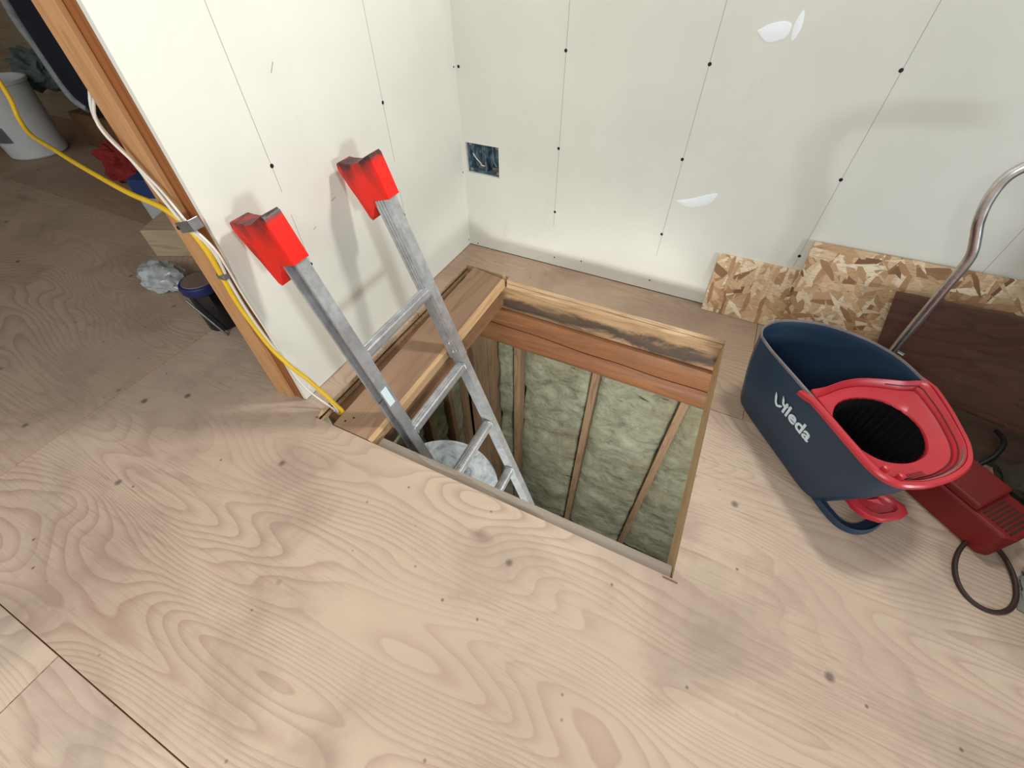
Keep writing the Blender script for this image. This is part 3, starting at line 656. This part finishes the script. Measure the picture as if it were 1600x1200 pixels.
loops(bm, [rr(0, .165, .001), rr(0, .212, .0), rr(.05, .2165), rr(.3, .220), rr(.6, .224), rr(.70, .2265), rr(.72, .2235), rr(.76, .2235), rr(.78, .230), rr(.9, .238), rr(.97, .2445), rr(1, .245), rr(1.02, .242), rr(1.0, .225), rr(.7, .215), rr(.2, .208), rr(.02, .20, .004), rr(.02, .165, .004)], True)
wg = fin(bm, 'wringer', M['wring_red'], bk, True)
# skirt over the rim on the outside
sk = [(-.022, -.153), (.02, -.1545), (.07, -.155), (.144, -.1565), (.205, -.154), (.238, -.134), (.2505, -.097), (.253, -.06), (.248, -.010), (.230, .042), (.196, .079), (.148, .106), (.099, .129), (.043, .149), (-.008, .158)]
skp = smooth_path([(x, y, 0) for x, y in sk], 5); n = len(skp); R = []
for i, p in enumerate(skp):
    t = (skp[min(i+1, n-1)]-skp[max(i-1, 0)]).normalized(); nn = Vector((t.y, -t.x, 0)); s = i/(n-1)
    up = .2455; h = (.012+.014*max(0, 1-s*16))*min(1, .5+min(s, 1-s)*9); up -= .012*max(0, 1-min(s, 1-s)*14)
    R.append([p+Vector((0, 0, up-h))+nn*.000, p+nn*.004+Vector((0, 0, up-h)), p+nn*.005+Vector((0, 0, up-.003)), p+nn*.002+Vector((0, 0, up+.001)), p-nn*.006+Vector((0, 0, up+.001)), p-nn*.0065+Vector((0, 0, up-.003)), p-nn*.0015+Vector((0, 0, up-.0035))])
bm = bmesh.new(); loops(bm, R, True, True, True); fin(bm, 'outer_skirt', M['wring_red'], wg, True)
for f0, z, nm_ in ((.71, .2245, 'groove'), (.845, .2345, 'groove')):
    P = rr(f0, z+.0012); seg = [P[k % NA] for k in range(-30, 32)] if f0 < .8 else [P[k % NA] for k in range(-34, 38)]
    bm = bmesh.new(); tube_bm(bm, seg, .0013, 6); fin(bm, 'groove', M['groove'], wg, True)
for a, b in ((.207, -.137), (.229, -.121)):
    bm = bmesh.new(); bx(bm, a-.006, a+.006, b-.008, b+.004, .238, .256); fin(bm, 'clip', M['wring_red'], wg, bevel=.0035)
for i in range(4):
    bm = bmesh.new(); P = [Vector((.236-i*.0035, -.115+k*.008, .2465-i*.0012)) for k in range(7)]; tube_bm(bm, P, .0009, 6); fin(bm, 'vent_slot', M['groove'], wg)
# basket
bm = bmesh.new(); R = []
for f, z in ((-.0, .213), (-.0, .20), (-.05, .15), (-.12, .10), (-.2, .065), (-.5, .055)):
    ring = []
    for k, ((d, o_), (_, h)) in enumerate(zip(ro, rh)):
        rad = (h-.002)*(1+f) - (.0035 if k % 3 == 0 else 0); ring.append(HC+d*rad+Vector((0, 0, z+(.004 if k % 3 == 0 and z > .21 else 0))))
    R.append(ring)
loops(bm, R, True, False, True); fin(bm, 'spin_basket', M['black'], wg)
lathe('spin_hub', [(.030, .056), (.028, .075), (.014, .085), (.001, .087)], M['black'], wg, 24, T(HC.x, HC.y, 0))
# foot guard and pedal at the near end
fp = smooth_path([(.142, -.112, 0), (.185, -.112, 0), (.225, -.104, 0), (.247, -.080, 0), (.252, -.045, 0), (.243, -.008, 0), (.225, .018, 0), (.185, .030, 0), (.142, .030, 0)], 5)
bm = bmesh.new(); n = len(fp); R = []
for i, p in enumerate(fp):
    t = (fp[min(i+1, n-1)]-fp[max(i-1, 0)]).normalized(); nn = Vector((t.y, -t.x, 0))
    R.append([p-nn*.022+Vector((0, 0, .0015)), p+nn*.004+Vector((0, 0, .0015)), p+nn*.003+Vector((0, 0, .012)), p+Vector((0, 0, .018)), p-nn*.006+Vector((0, 0, .010)), p-nn*.022+Vector((0, 0, .006))])
loops(bm, R, True, True, True); fin(bm, 'foot_guard', M['navy'], bk, True)
pd = [(.150, -.060), (.172, -.072), (.205, -.073), (.232, -.060), (.248, -.036), (.252, .018), (.246, .038), (.226, .046), (.196, .030), (.172, .012), (.150, .000)]
bm = bmesh.new(); P = [Vector((x, y, 0)) for x, y in pd]; c = sum(P, Vector())/len(P)
loops(bm, [[p+Vector((0, 0, .038)) for p in P], [p+Vector((0, 0, .050)) for p in P], [p.lerp(c, .06)+Vector((0, 0, .0525)) for p in P], [p.lerp(c, .32)+Vector((0, 0, .0525)) for p in P], [p.lerp(c, .42)+Vector((0, 0, .047)) for p in P]], True, True, True)
pdl = fin(bm, 'pedal', M['wring_red'], bk, True)
bm = bmesh.new(); P = [Vector((.195, -.03, .047)), Vector((.215, .002, .047)), Vector((.190, .006, .047))]; q = Vector((.2, -.008, .054)); vs = [bm.verts.new(p) for p in P]; t_ = bm.verts.new(q)
for i in range(3): bm.faces.new((vs[i], vs[(i+1) % 3], t_))
fin(bm, 'arrow', M['wring_red'], pdl)
# printed name on the near side
def near_b(z):   # face of the near side at height z (follows the section interpolation)
    tz = [(.10, .58), (.15, .78), (.195, .90), (.225, .97)]
    for (z0, t0), (z1, t1) in zip(tz, tz[1:]):
        if z <= z1: t = t0+(t1-t0)*(z-z0)/(z1-z0); break
    return -.128+(-.1485+.128)*t
zb, zt = .1385, .158
p0 = Vector((0, near_b(zb), zb)); p1 = Vector((0, near_b(zt), zt)); upv = (p1-p0).normalized(); exv = Vector((1, 0, 0)); nv = exv.cross(upv)
org = Vector((-.066, near_b(zb)-.0016, zb-.001)); TM = frame(org, exv, upv, nv) @ Matrix.Diagonal((1.42, 1.28, 1, 1))
logo = thing('logo_tmp', (0, 0, 0), 'x', 'x'); bpy.data.objects.remove(logo)
def glyphs(txt, size, x, y, nm_):
    cu = bpy.data.curves.new('t', 'FONT'); cu.body = txt; cu.size = size; cu.offset = size*.018; cu.extrude = .0010; cu.space_character = 1.0
    to = bpy.data.objects.new('t', cu); COL.objects.link(to); dg = bpy.context.evaluated_depsgraph_get(); me = bpy.data.meshes.new_from_object(to.evaluated_get(dg))
    bpy.data.objects.remove(to); me.transform(TM @ T(x, y, .0003)); me.name = nm_
    o = link(nm_, me, None, None); me.materials.clear(); me.materials.append(M['white_print']); return o
lg = glyphs('ileda', .0385, .0205, .0, 'logo'); lg.parent = bk; lg['label'] = 'white printed name on the side'
for poly in ([(-.004, .0125), (-.0065, .0225), (.000, .016), (.004, .0055), (.0085, .0015), (.0125, .0065), (.0185, .0095), (.0165, .003), (.0095, -.003), (.0045, -.0015), (.0005, .003)],
             [(.0130, .0195), (.0095, .0305), (.0155, .0250), (.0185, .0185), (.0235, .0185), (.0305, .0225), (.0270, .0150), (.0215, .0125), (.0165, .0135)]):
    prism('logo', [(x, y) for x, y in poly], .0012, M['white_print'], bk, TM)

# ------------------------------------------------------------------ bent tube handle behind the bucket
th_ = thing('tube_handle', (1.50, -.25, 0), 'bent chrome tube handle standing behind the blue bucket', 'handle')
o0 = (1.50, -.25, 0)
tube('tube', rel([(1.508, -.262, .004), (1.506, -.258, .10), (1.500, -.254, .22), (1.496, -.250, .38), (1.494, -.250, .445), (1.488, -.250, .476), (1.472, -.250, .510), (1.456, -.250, .542), (1.443, -.250, .585), (1.441, -.250, .628), (1.456, -.250, .656), (1.482, -.250, .674), (1.52, -.250, .686), (1.60, -.250, .700), (1.70, -.250, .706)], o0), .0105, M['chrome'], th_, 8, 16)
tube('peg', rel([(1.500, -.250, .18), (1.525, -.262, .178)], o0), .006, M['steel'], th_, 1, 10)

# ------------------------------------------------------------------ clutter at the right
rc = thing('red_tool_case', (1.705, -.585, 0), 'dark red plastic case with louvred top on the floor beyond the bucket', 'case', math.radians(-42))
pl_ = [(-.10, -.062), (.085, -.062), (.10, -.045), (.10, .05), (.085, .062), (-.10, .062)]
cs = prism('case_body', pl_, .085, M['red_case'], rc, T(0, 0, .001), .006)
box('case_lid', -.095, .02, -.058, .058, .086, .105, M['red_case'], rc, .005)
for i in range(7): box('louvre', .028+i*.009, .032+i*.009, -.045, .03, .0855, .088, M['strap'], rc)
box('carry_handle', -.16, -.09, .01, .045, .05, .07, M['red_case'], rc, .006)
lp = thing('rubber_loop', (1.735, -.735, 0), 'dark brown rubber strap loop lying on the floor below the red case', 'strap')
tube('loop', [(.055*math.cos(a)*(1-.15*math.sin(a))*1.0+.012*math.sin(a), .088*math.sin(a), .006+.004*math.sin(a)) for a in [2*math.pi*k/20 for k in range(20)]]+[(.055, 0, .006)], .0050, M['strap'], lp, 3, 8)
lean_board('floor_board', (1.70, -.37, .001), (2.02, -.43, .001), (2.02, -.285, .02), (1.73, -.21, .02), .008, M['tan'], 'short tan board lying below the dark brown panel', 'board')
tag(tube('black_strap', [(1.74, -.45, .012), (1.79, -.40, .04), (1.82, -.34, .05), (1.83, -.28, .03)], .006, M['black']), 'black curved strap between the red case and the brown panel', 'strap')
def lump(name, c, r, mat, label, cat, seed=0, amp=.35, fr=2.2):
    bm = bmesh.new(); bmesh.ops.create_icosphere(bm, subdivisions=4, radius=1)
    for v in bm.verts:
        n_ = v.co.normalized(); d = 1+noise.fractal(n_*fr+Vector((seed, 0, 0)), 1, 2, 4)*amp
        v.co = Vector((c[0]+n_.x*r[0]*d, c[1]+n_.y*r[1]*d, max(c[2]+n_.z*r[2]*d, .001)))
    return tag(fin(bm, name, mat, None, True), label, cat)
lump('olive_bag', (1.90, -.50, .04), (.11, .11, .055), M['olive'], 'crumpled dark olive cloth right of the red case', 'cloth', 2)
lump('grey_rag', (1.865, -.76, .004), (.070, .085, .010), M['grey_rag'], 'flat light grey rag on the floor right of the strap loop', 'rag', 5)
tag(box('red_box', 1.885, 1.96, -.69, -.62, .012, .05, M['red_case'], None, .004, None), 'small red box at the right edge above the grey rag', 'box')
lump('dark_bag', (1.955, -.955, .03), (.085, .10, .05), M['olive'], 'dark cloth bundle at the lower right edge of the floor', 'cloth', 9)
# unseen bins added to shade the clutter on their left
for i, (x0, x1, y0, y1, z1) in enumerate(((2.2, 2.75, -1.1, -.45, .42), (2.06, 2.62, -.42, -.12, .62))):
    b_ = thing('shade_bin', ((x0+x1)/2, (y0+y1)/2, 0), ('low wide dark unseen bin added to shade the clutter', 'taller dark unseen bin added by the back wall to block ambient light')[i], 'bin')
    box('bin_body', (x0-x1)/2, (x1-x0)/2, (y0-y1)/2, (y1-y0)/2, .002, z1, M['black'], b_, .02); box('bin_lid', (x0-x1)/2-.01, (x1-x0)/2+.01, (y0-y1)/2-.01, (y1-y0)/2+.01, z1+.001, z1+.03, M['black'], b_, .01)

# ------------------------------------------------------------------ things beyond the partition
jr = thing('dark_jar', (-.53, -.86, 0), 'dark glass jar with a taupe and blue lid on the floor left of the stud', 'jar')
lathe('jar_body', [(.046, .001), (.052, .008), (.052, .145), (.048, .155)], M['jar_dark'], jr, 32)
lathe('jar_lid', [(.060, .155), (.062, .159), (.062, .180), (.058, .184)], M['lid_blue'], jr, 32)
lathe('lid_disc', [(.052, .1845), (.050, .187), (.001, .187)], M['disc'], jr, 32)
j2 = thing('small_jar', (-.43, -.765, 0), 'small dark jar with a white lid tucked beside the stud', 'jar')
lathe('jar_body', [(.038, .001), (.040, .008), (.040, .10)], M['jar_dark'], j2, 28); lathe('jar_lid', [(.042, .10), (.043, .125), (.040, .128), (.001, .128)], M['white_plastic'], j2, 28)
tag(tube('steel_rod', [(-.465, -.905, .004), (-.525, -.930, .15)], .004, M['steel'], None, 1), 'thin steel rod leaning on the dark jar', 'rod')
lump('plastic_bag', (-.95, -.79, .03), (.11, .065, .055), M['bag'], 'clear crumpled plastic bag on the floor behind the dark jar', 'bag', 3, .3, 2.2)
bb = thing('timber_block', (-1.06, -.52, 0), 'pale sawn timber offcut lying between the carton and the plastic bag', 'timber', .45)
box('block', -.17, .19, -.09, .09, .001, .12, M['block'], bb, .003)
tag(tube('black_hook', [(-1.02, -.55, .128), (-.99, -.57, .145), (-.96, -.55, .15), (-.92, -.52, .13)], .008, M['black']), 'small black clamp lying on the timber offcut', 'clamp')
ct = thing('blue_white_carton', (-1.34, -.34, 0), 'white carton with a blue band beyond the stud', 'carton', .35)
box('carton_body', -.17, .20, -.09, .09, .001, .20, M['carton'], ct, .004); box('blue_band', -.172, -.04, -.092, .092, .12, .202, M['carton_blue'], ct)
lump('red_cloth', (-2.05, -.20, .05), (.15, .08, .12), M['red_cloth'], 'crumpled dark red cloth beyond the blue and white carton', 'cloth', 4, .5, 2.5)
pa = thing('white_pail', (-2.96, -.20, 0), 'white plastic pail with a grey label at the far left', 'pail')
lathe('pail_body', [(.135, .001), (.145, .01), (.170, .36), (.178, .362), (.178, .375), (.166, .375), (.140, .02), (.001, .018)], M['white_plastic'], pa, 48, cap1=False)
bm = bmesh.new(); loops(bm, [[Vector((r*math.cos(a), r*math.sin(a), z)) for a in [math.radians(-95+k*4) for k in range(12)]] for r, z in ((.1545, .10), (.1605, .18))], False); fin(bm, 'label', M['grey_label'], pa)
lump('grey_bundle', (-3.02, .08, .36), (.17, .09, .10), M['grey_cloth'], 'slate grey cloth bundle piled behind the white pail', 'cloth', 6)
tag(box('brown_crate', -2.80, -1.90, .0, .24, .001, .19, M['joist_brown'], None, .005), 'low brown crate under the tall navy bag', 'crate')
nb_ = thing('navy_bag', (-2.36, .12, .192), 'navy bag wrapped in clear plastic standing on the brown crate', 'bag')
bm = bmesh.new()
pr = [(.36, .09, 0.0), (.42, .11, .04), (.43, .11, .3), (.42, .10, .6), (.38, .09, .8), (.28, .06, .9)]
loops(bm, [[Vector((rx*math.copysign(abs(math.cos(a))**.6, math.cos(a)), ry*math.copysign(abs(math.sin(a))**.6, math.sin(a)), z))*1.0 for a in [2*math.pi*k/32 for k in range(32)]] for rx, ry, z in pr], True, True, True)
fin(bm, 'bag_body', M['navy_cloth'], nb_, True)
tube('plastic_wrap', [(-.22, -.095, .03), (-.31, -.098, .07), (-.37, -.085, .16), (-.385, -.080, .30), (-.395, -.085, .42), (-.375, -.075, .58), (-.345, -.06, .78)], .022, M['bag'], nb_)
